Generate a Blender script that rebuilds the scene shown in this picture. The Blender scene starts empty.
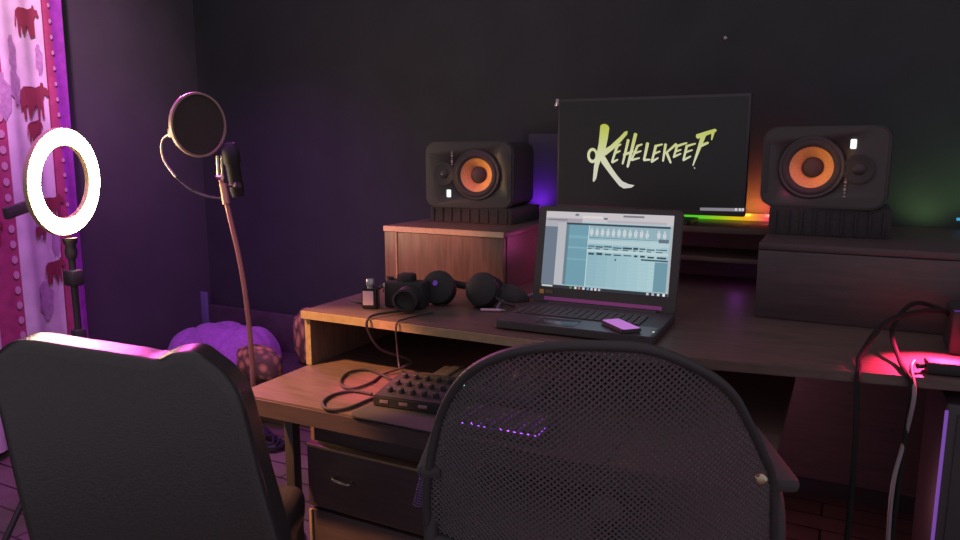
import bpy, bmesh, math, random
from mathutils import Vector, Matrix, noise
random.seed(7)
S = bpy.context.scene
COL = S.collection
PI = math.pi
# ------------------------------------------------------------------ camera numbers
F, H, YAW = 720.0, 1.20, math.radians(27)
PIT = math.atan(120 / F)
cF = Vector((-math.sin(YAW) * math.cos(PIT), math.cos(YAW) * math.cos(PIT), -math.sin(PIT)))
cR = Vector((math.cos(YAW), math.sin(YAW), 0))
cU = cR.cross(cF)
EYE = Vector((0, 0, H))


def ray(px, py): return cF + cR * ((px - 480) / F) + cU * ((270 - py) / F)
def on_plane(px, py, p, n):
    d = ray(px, py); n = Vector(n)
    return EYE + d * ((Vector(p) - EYE).dot(n) / d.dot(n))
def on_z(px, py, z): return on_plane(px, py, (0, 0, z), (0, 0, 1))
def on_y(px, py, y): return on_plane(px, py, (0, y, 0), (0, 1, 0))
def on_x(px, py, x): return on_plane(px, py, (x, 0, 0), (1, 0, 0))
def at(px, py, t): return EYE + ray(px, py) * t


# ------------------------------------------------------------------ materials
def lin(c):
    return tuple(((v / 255) / 12.92 if v / 255 <= .04045 else ((v / 255 + .055) / 1.055) ** 2.4) for v in c)


MATS = {}
def mat(name, col, rough=.6, metal=0, spec=.5, nz=0.0, nscale=40, bump=0.0, emis=None, estr=1.0, sheen=0):
    """plain surface with a little procedural grain"""
    if name in MATS: return MATS[name]
    m = bpy.data.materials.new(name); m.use_nodes = True
    nt = m.node_tree; b = nt.nodes['Principled BSDF']
    b.inputs['Base Color'].default_value = (*col, 1)
    b.inputs['Roughness'].default_value = rough
    b.inputs['Metallic'].default_value = metal
    b.inputs['Specular IOR Level'].default_value = spec
    if sheen: b.inputs['Sheen Weight'].default_value = sheen
    if emis:
        b.inputs['Emission Color'].default_value = (*emis, 1)
        b.inputs['Emission Strength'].default_value = estr
    if nz or bump:
        tc = nt.nodes.new('ShaderNodeTexCoord')
        n = nt.nodes.new('ShaderNodeTexNoise'); n.inputs['Scale'].default_value = nscale
        n.inputs['Detail'].default_value = 5
        nt.links.new(tc.outputs['Object'], n.inputs['Vector'])
        if nz:
            r = nt.nodes.new('ShaderNodeValToRGB')
            r.color_ramp.elements[0].position = .3; r.color_ramp.elements[1].position = .7
            r.color_ramp.elements[0].color = (*[c * (1 - nz) for c in col], 1)
            r.color_ramp.elements[1].color = (*[min(1, c * (1 + nz)) for c in col], 1)
            nt.links.new(n.outputs['Fac'], r.inputs['Fac'])
            nt.links.new(r.outputs['Color'], b.inputs['Base Color'])
        if bump:
            bp = nt.nodes.new('ShaderNodeBump'); bp.inputs['Strength'].default_value = bump
            bp.inputs['Distance'].default_value = .01
            nt.links.new(n.outputs['Fac'], bp.inputs['Height'])
            nt.links.new(bp.outputs['Normal'], b.inputs['Normal'])
    MATS[name] = m
    return m


def wood(name, dark, light, axis='X', rough=.45, scale=9):
    if name in MATS: return MATS[name]
    m = bpy.data.materials.new(name); m.use_nodes = True
    nt = m.node_tree; b = nt.nodes['Principled BSDF']
    tc = nt.nodes.new('ShaderNodeTexCoord'); mp = nt.nodes.new('ShaderNodeMapping')
    sc = {'X': (1, 9, 9), 'Y': (9, 1, 9), 'Z': (9, 9, 1)}[axis]
    mp.inputs['Scale'].default_value = sc
    n = nt.nodes.new('ShaderNodeTexNoise'); n.inputs['Scale'].default_value = scale
    n.inputs['Detail'].default_value = 7; n.inputs['Distortion'].default_value = .6
    r = nt.nodes.new('ShaderNodeValToRGB')
    r.color_ramp.elements[0].position = .36; r.color_ramp.elements[1].position = .66
    r.color_ramp.elements[0].color = (*dark, 1); r.color_ramp.elements[1].color = (*light, 1)
    nt.links.new(tc.outputs['Object'], mp.inputs['Vector']); nt.links.new(mp.outputs['Vector'], n.inputs['Vector'])
    nt.links.new(n.outputs['Fac'], r.inputs['Fac']); nt.links.new(r.outputs['Color'], b.inputs['Base Color'])
    b.inputs['Roughness'].default_value = rough
    MATS[name] = m
    return m


def glow(name, col, strength=1.0):
    if name in MATS: return MATS[name]
    m = bpy.data.materials.new(name); m.use_nodes = True
    nt = m.node_tree; b = nt.nodes['Principled BSDF']
    b.inputs['Base Color'].default_value = (.01, .01, .01, 1); b.inputs['Roughness'].default_value = .4
    b.inputs['Emission Color'].default_value = (*col, 1); b.inputs['Emission Strength'].default_value = strength
    MATS[name] = m
    return m


def ramp_glow(name, axis, lo, hi, stops, strength):
    """emission whose colour runs along one object axis (LED strips, lettering on a screen)"""
    m = bpy.data.materials.new(name); m.use_nodes = True
    nt = m.node_tree; b = nt.nodes['Principled BSDF']
    b.inputs['Base Color'].default_value = (.01, .01, .01, 1)
    tc = nt.nodes.new('ShaderNodeTexCoord'); sp = nt.nodes.new('ShaderNodeSeparateXYZ')
    mr = nt.nodes.new('ShaderNodeMapRange')
    mr.inputs['From Min'].default_value = lo; mr.inputs['From Max'].default_value = hi
    r = nt.nodes.new('ShaderNodeValToRGB')
    while len(r.color_ramp.elements) < len(stops): r.color_ramp.elements.new(.5)
    for e, (p, c) in zip(r.color_ramp.elements, stops): e.position = p; e.color = (*c, 1)
    nt.links.new(tc.outputs['Object'], sp.inputs[0]); nt.links.new(sp.outputs[axis], mr.inputs['Value'])
    nt.links.new(mr.outputs['Result'], r.inputs['Fac']); nt.links.new(r.outputs['Color'], b.inputs['Emission Color'])
    b.inputs['Emission Strength'].default_value = strength
    MATS[name] = m
    return m


BLK = mat('black_plastic', (.052, .043, .048), .5, nz=.15, nscale=200)
BLKM = mat('black_metal', (.05, .042, .047), .42, metal=.1)
RUB = mat('black_rubber', (.052, .044, .049), .8)
FOAM = mat('black_foam', (.042, .036, .042), .95, nz=.3, nscale=300)
LEATH = mat('black_leather', (.039, .033, .036), .27, spec=.6, nz=.15, nscale=250, bump=.08)
CHROME = mat('worn_brass_metal', (.6, .5, .36), .3, metal=1)
STEEL = mat('steel', (.45, .42, .45), .35, metal=1)
PAPER = mat('pink_label_paper', (.75, .5, .62), .6)
DKP = mat('matt_black_plastic', (.026, .023, .027), .6, spec=.35)
WOOD = wood('orange_brown_wood', (.12, .072, .056), (.18, .11, .085), 'Z')
WOODX = wood('orange_brown_wood_top', (.095, .058, .055), (.135, .082, .074), 'X')
WOODE = mat('pale_wood_edge_band', (.32, .22, .13), .5, nz=.15, nscale=60)
WOODD = wood('shaded_brown_wood', (.065, .043, .050), (.085, .056, .062), 'X')  # darker copy of the desk wood, shade put into its colour
PURPLE = mat('purple_quilt_cloth', (.45, .14, .58), .8, nz=.15, nscale=60, bump=.3, sheen=.2)


# ------------------------------------------------------------------ mesh builder
class MB:
    def __init__(self): self.bm = bmesh.new(); self.mi = 0
    def _add(self, tb, M=None):
        if M is not None: tb.transform(M)
        for f in tb.faces: f.material_index = self.mi
        me = bpy.data.meshes.new('tmp'); tb.to_mesh(me); tb.free()
        self.bm.from_mesh(me); bpy.data.meshes.remove(me)
        return self
    def box(self, c, s, bev=0, M=None, seg=2):
        tb = bmesh.new(); bmesh.ops.create_cube(tb, size=1)
        for v in tb.verts: v.co = Vector((v.co.x * s[0], v.co.y * s[1], v.co.z * s[2]))
        if bev: bmesh.ops.bevel(tb, geom=tb.edges[:], offset=bev, segments=seg, affect='EDGES', profile=.5)
        X = Matrix.Translation(c)
        return self._add(tb, (M @ X) if M is not None else X)
    def prism(self, poly, a, b, M=None, bev=0):
        """polygon in local XY, extruded from z=a to z=b"""
        tb = bmesh.new()
        lo = [tb.verts.new((x, y, a)) for x, y in poly]; hi = [tb.verts.new((x, y, b)) for x, y in poly]
        n = len(poly)
        tb.faces.new(hi); tb.faces.new(lo[::-1])
        for i in range(n): tb.faces.new((lo[i], lo[(i + 1) % n], hi[(i + 1) % n], hi[i]))
        bmesh.ops.recalc_face_normals(tb, faces=tb.faces[:])
        if bev: bmesh.ops.bevel(tb, geom=tb.edges[:], offset=bev, segments=2, affect='EDGES')
        return self._add(tb, M)
    def lathe(self, prof, M=None, n=32, closed=False):
        """profile [(r,z)] turned about local z"""
        tb = bmesh.new(); rings = []
        for r, z in prof:
            if r < 1e-6: rings.append([tb.verts.new((0, 0, z))])
            else: rings.append([tb.verts.new((r * math.cos(2 * PI * k / n), r * math.sin(2 * PI * k / n), z)) for k in range(n)])
        prs = list(zip(rings, rings[1:]))
        if closed: prs.append((rings[-1], rings[0]))
        for A, B in prs:
            for k in range(n):
                k2 = (k + 1) % n
                if len(A) == 1 and len(B) == 1: continue
                if len(A) == 1: tb.faces.new((A[0], B[k], B[k2]))
                elif len(B) == 1: tb.faces.new((A[k], A[k2], B[0]))
                else: tb.faces.new((A[k], A[k2], B[k2], B[k]))
        bmesh.ops.recalc_face_normals(tb, faces=tb.faces[:])
        return self._add(tb, M)
    def tube(self, pts, r, n=10, closed=False, M=None, smooth=0):
        pts = [Vector(p) for p in pts]
        if smooth: pts = spline(pts, smooth, closed)
        rs = r if isinstance(r, (list, tuple)) else None
        tb = bmesh.new(); rings = []; N = len(pts); up = None
        for i, p in enumerate(pts):
            if closed: t = pts[(i + 1) % N] - pts[i - 1]
            else: t = pts[min(i + 1, N - 1)] - pts[max(i - 1, 0)]
            t.normalize()
            if up is None:
                up = Vector((0, 0, 1)) if abs(t.z) < .9 else Vector((1, 0, 0))
            a = up - t * up.dot(t)
            if a.length < 1e-5: a = t.orthogonal()
            a.normalize(); up = a; b = t.cross(a)
            q = (rs[0] + (rs[-1] - rs[0]) * i / max(1, N - 1)) if rs else r
            rings.append([tb.verts.new(p + (a * math.cos(2 * PI * k / n) + b * math.sin(2 * PI * k / n)) * q) for k in range(n)])
        m = N if closed else N - 1
        for i in range(m):
            A, B = rings[i], rings[(i + 1) % N]
            for k in range(n): tb.faces.new((A[k], A[(k + 1) % n], B[(k + 1) % n], B[k]))
        if not closed: tb.faces.new(rings[0][::-1]); tb.faces.new(rings[-1])
        bmesh.ops.recalc_face_normals(tb, faces=tb.faces[:])
        return self._add(tb, M)
    def grid(self, f, nu, nv, wrap=False):
        tb = bmesh.new()
        V = [[tb.verts.new(f(i / nu, j / nv)) for j in range(nv + 1)] for i in range(nu + (0 if wrap else 1))]
        for i in range(nu):
            for j in range(nv):
                A, B = V[i], V[(i + 1) % len(V)]
                tb.faces.new((A[j], B[j], B[j + 1], A[j + 1]))
        return self._add(tb)
    def quad(self, ps):
        f = self.bm.faces.new([self.bm.verts.new(p) for p in ps]); f.material_index = self.mi
        return self
    def build(self, name, m, parent=None, angle=40, loc=None):
        me = bpy.data.meshes.new(name); self.bm.to_mesh(me); self.bm.free()
        for x in (m if isinstance(m, (list, tuple)) else [m]): me.materials.append(x)
        me.shade_smooth(); me.set_sharp_from_angle(angle=math.radians(angle))
        o = bpy.data.objects.new(name, me); COL.objects.link(o)
        if parent: o.parent = parent
        if loc is not None: o.location = loc
        return o


def spline(P, k, closed=False):
    out = []; n = len(P)
    rng = n if closed else n - 1
    for i in range(rng):
        if closed: p0, p1, p2, p3 = P[i - 1], P[i], P[(i + 1) % n], P[(i + 2) % n]
        else: p0, p1, p2, p3 = P[max(i - 1, 0)], P[i], P[i + 1], P[min(i + 2, n - 1)]
        for j in range(k):
            t = j / k
            out.append(.5 * ((2 * p1) + (p2 - p0) * t + (2 * p0 - 5 * p1 + 4 * p2 - p3) * t * t + (3 * p1 - p0 - 3 * p2 + p3) * t ** 3))
    if not closed: out.append(P[-1])
    return out


def tag(o, label, cat, group=None, kind=None):
    if label: o['label'] = label
    if cat: o['category'] = cat
    if group: o['group'] = group
    if kind: o['kind'] = kind
    return o


def thing(name, label, cat, loc, rz=0, group=None, M=None):
    o = bpy.data.objects.new(name, None); COL.objects.link(o)
    o.empty_display_size = .05
    if M is not None: o.matrix_world = M
    else: o.location = loc; o.rotation_euler = (0, 0, rz)
    return tag(o, label, cat, group)


def copy_tree(o, parent=None):
    c = o.copy(); COL.objects.link(c)
    if parent: c.parent = parent
    for ch in list(o.children): copy_tree(ch, c)
    return c


def carve(o, cutter):
    """cut the cutter's volume out of o for good"""
    md = o.modifiers.new('cut', 'BOOLEAN'); md.object = cutter; md.operation = 'DIFFERENCE'; md.solver = 'EXACT'
    bpy.context.view_layer.update()
    me = bpy.data.meshes.new_from_object(o.evaluated_get(bpy.context.evaluated_depsgraph_get()))
    o.modifiers.clear(); o.data = me


def repeat(o, make, loc):
    """the first call builds the part, later calls copy it"""
    if o is None: c = make()
    else: c = o.copy(); COL.objects.link(c)
    c.location = loc
    return c


def struct(o): o['kind'] = 'structure'; return o


def RX(a): return Matrix.Rotation(a, 4, 'X')
def RY(a): return Matrix.Rotation(a, 4, 'Y')
def RZ(a): return Matrix.Rotation(a, 4, 'Z')
def T(*p): return Matrix.Translation(p if len(p) == 3 else p[0])
def frame_from(o, x, y, z):
    return Matrix(((x[0], y[0], z[0], o[0]), (x[1], y[1], z[1], o[1]), (x[2], y[2], z[2], o[2]), (0, 0, 0, 1)))
def rrect(w, h, r, n=5):
    out = []
    for cx, cy, a0 in ((w / 2 - r, h / 2 - r, 0), (-w / 2 + r, h / 2 - r, 90), (-w / 2 + r, -h / 2 + r, 180), (w / 2 - r, -h / 2 + r, 270)):
        for k in range(n + 1):
            a = math.radians(a0 + 90 * k / n); out.append((cx + r * math.cos(a), cy + r * math.sin(a)))
    return out


# ================================================================== SETTING
WX, WY, ZT, ZL, ZH = -2.94, 2.66, .76, .60, .96   # left wall, back wall, desk top, lower tier, hutch top
fl = bpy.data.materials.new('floor_boards'); fl.use_nodes = True
nt = fl.node_tree; b = nt.nodes['Principled BSDF']
tc = nt.nodes.new('ShaderNodeTexCoord'); br = nt.nodes.new('ShaderNodeTexBrick')
br.inputs['Scale'].default_value = 1; br.inputs['Brick Width'].default_value = .9; br.inputs['Row Height'].default_value = .1
br.inputs['Mortar Size'].default_value = .004
br.inputs['Color1'].default_value = (.20, .13, .12, 1); br.inputs['Color2'].default_value = (.34, .23, .21, 1)
br.inputs['Mortar'].default_value = (.05, .03, .03, 1)
nn = nt.nodes.new('ShaderNodeTexNoise'); nn.inputs['Scale'].default_value = 7
mx = nt.nodes.new('ShaderNodeMixRGB'); mx.blend_type = 'MULTIPLY'; mx.inputs[0].default_value = .5
nt.links.new(tc.outputs['Object'], br.inputs['Vector']); nt.links.new(tc.outputs['Object'], nn.inputs['Vector'])
nt.links.new(br.outputs['Color'], mx.inputs[1]); nt.links.new(nn.outputs['Fac'], mx.inputs[2])
nt.links.new(mx.outputs[0], b.inputs['Base Color']); b.inputs['Roughness'].default_value = .4
struct(MB().box((-.3, .83, -.05), (5.3, 3.7, .1)).build('floor', fl))
WALLB = mat('dark_charcoal_paint', (.034, .034, .041), .85, nz=.12, nscale=6, bump=.05)
WALLL = mat('purple_grey_paint', (.074, .064, .076), .8, nz=.1, nscale=5, bump=.05)
struct(MB().box((-.3, WY + .05, 1.35), (5.3, .1, 2.7)).build('wall_back', WALLB))
struct(MB().box((WX - .05, .83, 1.35), (.1, 3.7, 2.7)).build('wall_left', WALLL))
struct(MB().box((-.3, WY - .008, .04), (5.27, .016, .08), .003).build('baseboard_back', WALLB))
struct(MB().box((WX + .008, .83, .04), (.016, 3.64, .08), .003).build('baseboard_left', WALLL))

# ================================================================== CURTAIN
def cowpoly():
    return [(-.5, .08), (-.46, .2), (-.38, .22), (-.36, .3), (-.3, .3), (-.28, .24), (-.12, .2), (.1, .21), (.38, .2), (.5, .12), (.55, -.1), (.57, -.24),
            (.52, -.2), (.5, .02), (.46, -.05), (.44, -.4), (.36, -.4), (.34, -.12), (.28, -.12), (.26, -.38), (.2, -.38), (.19, -.12), (.02, -.16), (-.1, -.12),
            (-.11, -.4), (-.18, -.4), (-.19, -.12), (-.24, -.1), (-.27, -.38), (-.33, -.38), (-.33, -.02), (-.38, .08), (-.46, .03)]


CW = mat('white_curtain_cotton', (.72, .58, .66), .85, nz=.12, nscale=14)
CR = mat('crimson_curtain_band', (.42, .06, .16), .85, nz=.15, nscale=30)
CP = mat('violet_curtain_satin', (.38, .06, .45), .55, nz=.2, nscale=25)
CD = mat('dark_red_print', (.25, .035, .06), .85)
CO = mat('pale_pink_print', (.62, .32, .45), .85)
CV = mat('mauve_smudge_print', (.45, .26, .42), .85, nz=.2, nscale=60)
c = MB()
y0, y1, zt, zb = 1.30, 1.925, 2.12, .04
def cx(y, z):
    k = .6 + .4 * (zt - z) / (zt - zb)
    return WX + .075 + .016 * k * math.sin(y * 30 + 1.2) + .005 * math.sin(y * 71 + z * 1.3)
def cyl(u, z):                                        # hem flares a little
    return y0 + (y1 - y0) * u - .02 * u * (zt - z) / (zt - zb)
NU, NV = 140, 60
bands = [(0, .44, 0), (.44, .585, 1), (.585, .868, 0), (.868, .88, 3), (.88, .925, 1), (.925, 1.001, 2)]
tb = bmesh.new()
V = [[tb.verts.new((cx(cyl(i / NU, zb + (zt - zb) * j / NV), zb + (zt - zb) * j / NV), cyl(i / NU, zb + (zt - zb) * j / NV), zb + (zt - zb) * j / NV)) for j in range(NV + 1)] for i in range(NU + 1)]
for i in range(NU):
    for j in range(NV):
        f = tb.faces.new((V[i][j], V[i + 1][j], V[i + 1][j + 1], V[i][j + 1]))
        u = (i + .5) / NU
        f.material_index = next(m for a, bb, m in bands if a <= u < bb)
me = bpy.data.meshes.new('t'); tb.to_mesh(me); tb.free(); c.bm.from_mesh(me)
def cpatch(poly, off=.004):
    vs = []
    for y, z in poly: vs.append(c.bm.verts.new((cx(y, z) + off, y, z)))
    f = c.bm.faces.new(vs); f.material_index = c.mi
    bmesh.ops.triangulate(c.bm, faces=[f])
uy = lambda u: y0 + (y1 - y0) * u
c.mi = 3
for (u, z, s) in ((.77, 1.70, .15), (.77, 1.40, .18), (.76, 1.28, .11), (.77, 1.21, .06), (.82, .98, .13), (.73, .88, .08), (.80, .72, .13), (.42, 1.55, .13), (.4, 1.2, .12), (.44, .9, .12)):
    cpatch([(uy(u) - p[0] * s * .62, z + p[1] * s * 1.15) for p in cowpoly()], .010)
c.mi = 5
for (u, z, a, bb) in ((.65, 1.56, .016, .07), (.65, 1.44, .02, .075), (.83, 1.55, .010, .06), (.75, 1.13, .02, .08), (.74, .93, .022, .09), (.83, .85, .015, .08), (.72, .6, .03, .08), (.56, 1.4, .03, .09)):
    cpatch([(uy(u) + a * math.cos(k * PI / 8) * (1 + .35 * math.sin(k * 2.3)), z + bb * math.sin(k * PI / 8) * (1 + .3 * math.sin(k * 3.1))) for k in range(16)], .006)
c.mi = 4
for k in range(26):
    zz = .3 + k * .06
    cpatch([(uy(.545) + .010 * math.cos(q * PI / 5), zz + .016 * math.sin(q * PI / 5)) for q in range(10)], .007)
    cpatch([(uy(.903) + .006 * math.cos(q * PI / 4), zz + .02 + .009 * math.sin(q * PI / 4)) for q in range(8)], .007)
cur = c.build('curtain', [CW, CR, CP, CD, CO, CV], None, 60)
tag(cur, 'pink and white window curtain printed with dark red cows at the left wall', 'curtain')
rod = MB().tube([(WX + .075, 1.2, 2.14), (WX + .075, 2.08, 2.14)], .012)
rod.box((WX + .04, 1.24, 2.14), (.08, .02, .03), .003).box((WX + .04, 2.06, 2.14), (.08, .02, .03), .003)
tag(rod.build('curtain_rod', BLKM), 'dark rod carrying the cow print curtain', 'curtain rod')

# ================================================================== DESK
fl_ = on_z(302, 310, ZT)
DX0 = fl_.x; DY = fl_.y                              # left front corner of the upper top
desk = thing('studio_desk', 'two-tier orange wood studio desk carrying the laptop and both cabinets', 'desk', (DX0, DY, 0))
D = T(-DX0, -DY, 0)
DXR = .62
top = MB().prism([(DX0, DY), (-.59, DY), (-.3, DY + .005), (.22, DY + .09), (DXR, DY + .15), (DXR, WY - .01), (DX0, WY - .01)], ZT - .022, ZT, D, .002)
top.build('desktop', WOODX, desk)
MB().box(((DX0 - .59) / 2, DY - .0035, ZT - .0115), (-.59 - DX0, .005, .021), M=D).build('edge_band', WOODE, desk)
sp = MB().box((DX0 + .009, (DY + WY) / 2 + .0, ZT - .022 - (ZT - .022) / 2), (.018, WY - DY - .03, ZT - .022), .001, M=D)
sp.build('side_panel', WOOD, desk)
MB().box((DX0 + .009, DY + .0115, (ZT - .022 + ZL) / 2), (.019, .004, ZT - .024 - ZL), M=D).build('edge_band', WOODE, desk)
MB().box((DXR - .03, (DY + .16 + WY) / 2, (ZT - .022) / 2), (.018, WY - DY - .2, ZT - .022), M=D).build('side_panel', WOODD, desk)
MB().box(((DX0 + DXR) / 2, WY - .12, .42), (DXR - DX0 - .06, .015, .62), M=D).build('back_panel', WOODD, desk)
lt = on_z(237, 393, ZL)
LX0, LY = lt.x, lt.y
low = MB().prism([(LX0, LY), (-.09, LY + .02), (-.09, DY + .55), (DX0 + .02, DY + .55), (DX0 + .02, DY + .01), (LX0, DY + .01)], ZL - .02, ZL, D, .0015)
low.build('lower_shelf', WOODX, desk)
MB().prism([(LX0, LY - .006), (-.09, LY + .014), (-.09, LY + .019), (LX0, LY - .001)], ZL - .045, ZL - .004, D).build('shelf_lip', WOODD, desk)
for (x, y) in ((-1.277, 1.40), (-.115, 1.44)):
    MB().box((x, y, (ZL - .02) / 2), (.03, .03, ZL - .02), .003, M=D).build('leg', BLKM, desk)

# pedestal under the lower tier
ped = thing('drawer_pedestal', 'dark wooden drawer pedestal under the lower desk tier', 'drawer unit', (-.98, 1.62, 0))
P = T(.98, -1.62, 0)
MB().box((-.985, 1.69, .28), (.48, .53, .56), .003, M=P).build('carcass', WOODD, ped)
dr = MB().box((-.985, 1.412, .345), (.49, .022, .17), .003, M=P).build('drawer', WOODD, ped)
MB().box((-.985, 1.409, .4335), (.49, .030, .007), .001, M=P).build('edge_band', WOODE, dr)  # light on the drawer's top edge, painted as a pale strip
hp = on_y(343, 478, 1.40)
MB().tube([(hp.x - .02, 1.402, hp.z), (hp.x - .02, 1.38, hp.z), (hp.x + .03, 1.38, hp.z - .004), (hp.x + .03, 1.402, hp.z - .004)], .004, 8, smooth=4, M=P).build('handle', STEEL, dr)
d2 = MB().box((-.985, 1.412, .135), (.49, .022, .23), .003, M=P).build('door', WOODD, ped)
MB().box((-1.222, 1.399, .135), (.008, .008, .23), .001, M=P).build('edge_band', WOODE, d2)

# ---- cabinets on the desk top
CY = 2.0
def cabinet(name, label, x0, x1, mfront, mtop, m_side):
    t = thing(name, label, 'cabinet', ((x0 + x1) / 2, CY, ZT))
    M = T(-(x0 + x1) / 2, -CY, -ZT); w = x1 - x0; cxm = (x0 + x1) / 2
    z1 = ZH if x0 > -.5 else .9495
    MB().box((cxm, (CY + WY) / 2, z1 - .009), (w, WY - CY - .02, .018), .0015, M=M).build('top_board', mtop, t)
    for x in (x0 + .009, x1 - .009):
        MB().box((x, (CY + WY) / 2 + .01, (ZT + z1 - .018) / 2), (.018, WY - CY - .04, z1 - .018 - ZT - .001), M=M).build('side_panel', m_side, t)
    MB().box((cxm, CY + .014, (ZT + z1 - .018) / 2), (w - .001, .018, z1 - .018 - ZT - .003), .001, M=M).build('front_panel', mfront, t)
    return t, M
lc, M = cabinet('desktop_cabinet', 'small orange wood cabinet on the desk under the left speaker', -1.383, -.939, WOOD, WOODX, WOODX)
MB().box((-1.161, CY + .002, .9405), (.444, .006, .017), M=M).build('edge_band', mat('pale_orange_edge', (.55, .40, .28), .5, nz=.1, nscale=60), lc)
MB().box((-1.335, CY + .004, .85), (.006, .004, .16), M=M).build('panel_seam', WOODE, lc)
rc, M = cabinet('desktop_cabinet', 'long shade-darkened wood cabinet on the desk under the right speaker', -.2, .60, WOODD, WOODD, WOODD)
# ---- bridge shelf between the cabinets with the monitor
bt = thing('monitor_riser', 'dark shelf bridging the two cabinets and carrying the monitor', 'shelf', (-.57, 2.5, ZT))
M = T(.57, -2.5, -ZT)
MB().box((-.569, 2.495, ZH - .01), (.736, .27, .02), .002, M=M).build('top_board', WOODX, bt)
MB().box((-.569, 2.49, .855), (.734, .25, .014), .001, M=M).build('middle_board', WOODX, bt)
MB().box((-1.119 + .22, 2.49, .905), (.016, .24, .086), M=M).build('divider', WOODX, bt)
MB().box((-.569, 2.632, .85), (.73, .012, .18), M=M).build('back_board', WOODX, bt)

# ================================================================== SPEAKERS
CONE = mat('amber_woven_cone', (.80, .44, .16), .45, nz=.12, nscale=160)
SPK = mat('speaker_front', (.055, .044, .048), .45)
WX_, TX_ = .030, -.092                               # woofer and tweeter offsets from the middle
def speaker(label, loc, rz, flip):
    W, Hh, Dp = .318, .222, .26
    t = thing('studio_speaker', label, 'speaker', loc, rz, 'studio speakers lying on their sides')
    s = -1 if flip else 1                            # s=1: woofer on the right; flip turns it by half a turn
    def C(x, z): return Vector((x * s * .97, 0, Hh / 2 + z * s))
    out = rrect(W, Hh, .03, 6)
    Mf = T(0, 0, Hh / 2) @ RX(PI / 2)                # local XY of a prism -> XZ, extruding towards -Y
    cab = MB().prism(out, -Dp, -.016, Mf, .006).build('cabinet', BLK, t)
    baf = MB().prism(rrect(W + .004, Hh + .004, .036, 7), -.016, .004, Mf, .006).build('front_baffle', SPK, t)
    wc = C(WX_, 0)
    cut = MB().lathe([(0, -.06), (.0655, -.06), (.0655, .05), (0, .05)], T(wc.x, 0, wc.z) @ RX(PI / 2), 48).build('cut', BLK, t)
    carve(cab, cut); carve(baf, cut)
    bpy.data.objects.remove(cut)
    def ring(c, prof, nm, m, par=t, n=48):
        return MB().lathe(prof, T(c.x, -.004, c.z) @ RX(PI / 2), n).build(nm, m, par, 50)
    w = C(WX_, 0)
    ring(w, [(.086, -.002), (.086, .004), (.083, .007), (.076, .006)], 'woofer_trim', SPK)
    ring(w, [(.0775, .003), (.074, .008), (.068, .010), (.062, .007), (.057, .0)], 'woofer_surround', RUB)
    wf = ring(w, [(.0585, .001), (.05, -.006), (.04, -.016), (.03, -.027), (.022, -.036)], 'woofer_cone', CONE)
    ring(w, [(.0285, -.028), (.025, -.020), (.017, -.014), (.008, -.012), (0, -.0115)], 'dust_cap', RUB, wf)
    tw = C(TX_, .003)
    ring(tw, [(.040, 0), (.040, .005), (.038, .006), (.032, .0035), (.02, .001), (.016, .001)], 'tweeter_waveguide', RUB)
    ring(tw, [(.0165, .001), (.014, .004), (.008, .007), (0, .0082)], 'tweeter_dome', CONE if False else BLKM)
    # slot port along the woofer end
    pc = C(.152, 0)
    pm = MB().prism(rrect(.012, .15, .005, 4), .0, .0055, T(pc.x, 0, pc.z) @ RX(PI / 2)).build('bass_port', RUB, t)
    # lit logo badge and the vertical wordmark beside the tweeter
    lg = C(-.0735, -.064)
    MB().prism(rrect(.015, .026, .003, 3), .004, .0065, T(lg.x, 0, lg.z) @ RX(PI / 2)).build('logo_light', glow('logo_white', (.9, .95, .93), 1.3), t)
    lm = MB()
    a0 = C(-.061, .052)
    for k, (hh, ww) in enumerate(((.010, .003), (.006, .004), (.009, .003), (.006, .004), (.006, .003), (.008, .003))):
        lm.box((a0.x, -.0055, a0.z - .026 + k * .0098), (.0045 if k % 2 else .007, .001, .0045 + .002 * (k % 3)), M=None)
    lm.build('wordmark', mat('grey_pink_print', (.42, .28, .32), .6), t)
    return t
def pad(label, c, s, rz):
    t = MB()
    t.box((0, 0, s[2] / 2), s, .004)
    for k in range(9): t.box((-s[0] / 2 + s[0] * (k + .5) / 9, -s[1] / 2 - .002, s[2] / 2), (.006, .004, s[2] * .8), .001)
    o = t.build('isolation_pad', FOAM); o.location = c; o.rotation_euler = (0, 0, rz)
    return tag(o, label, 'speaker pad', 'black foam speaker pads')
lz = .9495
pad('black foam pad under the left speaker', (-1.165, 2.33, lz), (.32, .25, .054), 0)
speaker('black studio speaker on its side left of the monitor, amber cone', (-1.165, 2.20, lz + .055), math.radians(7), False)
pad('black foam pad under the right speaker', (-.045, 2.36, ZH), (.31, .25, .080), -.0)
speaker('black studio speaker on its side right of the monitor, amber cone', (-.068, 2.23, ZH + .081), math.radians(-4), True)

# ---- foam panel leaning on the wall between speaker and monitor
fp = MB()
a = on_y(531, 136, 2.60); b2 = on_y(562, 136, 2.60)
fw = b2.x - a.x + .03; fx = (a.x + b2.x) / 2
fp.box((fx, 2.625, (lz + 1.262) / 2), (fw, .03, 1.262 - lz - .002), .003)
tag(fp.build('acoustic_panel', mat('slate_foam', (.07, .06, .09), .9)), 'dark acoustic foam panel on the wall between left speaker and monitor', 'acoustic panel')
hk = on_y(557, 106, WY - .012)
hm = MB().box((hk.x, WY - .006, hk.z + .012), (.014, .01, .03), .003).tube([(hk.x, WY - .01, hk.z), (hk.x, WY - .03, hk.z - .008), (hk.x, WY - .034, hk.z + .006)], .003, 8, smooth=4)
tag(hm.build('glint_hook', STEEL), 'small hook added for a glint on the wall by the upper left corner of the monitor', 'hook')  # hook added to give the glint on the wall
nl = on_y(725, 38, WY - .004)
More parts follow.
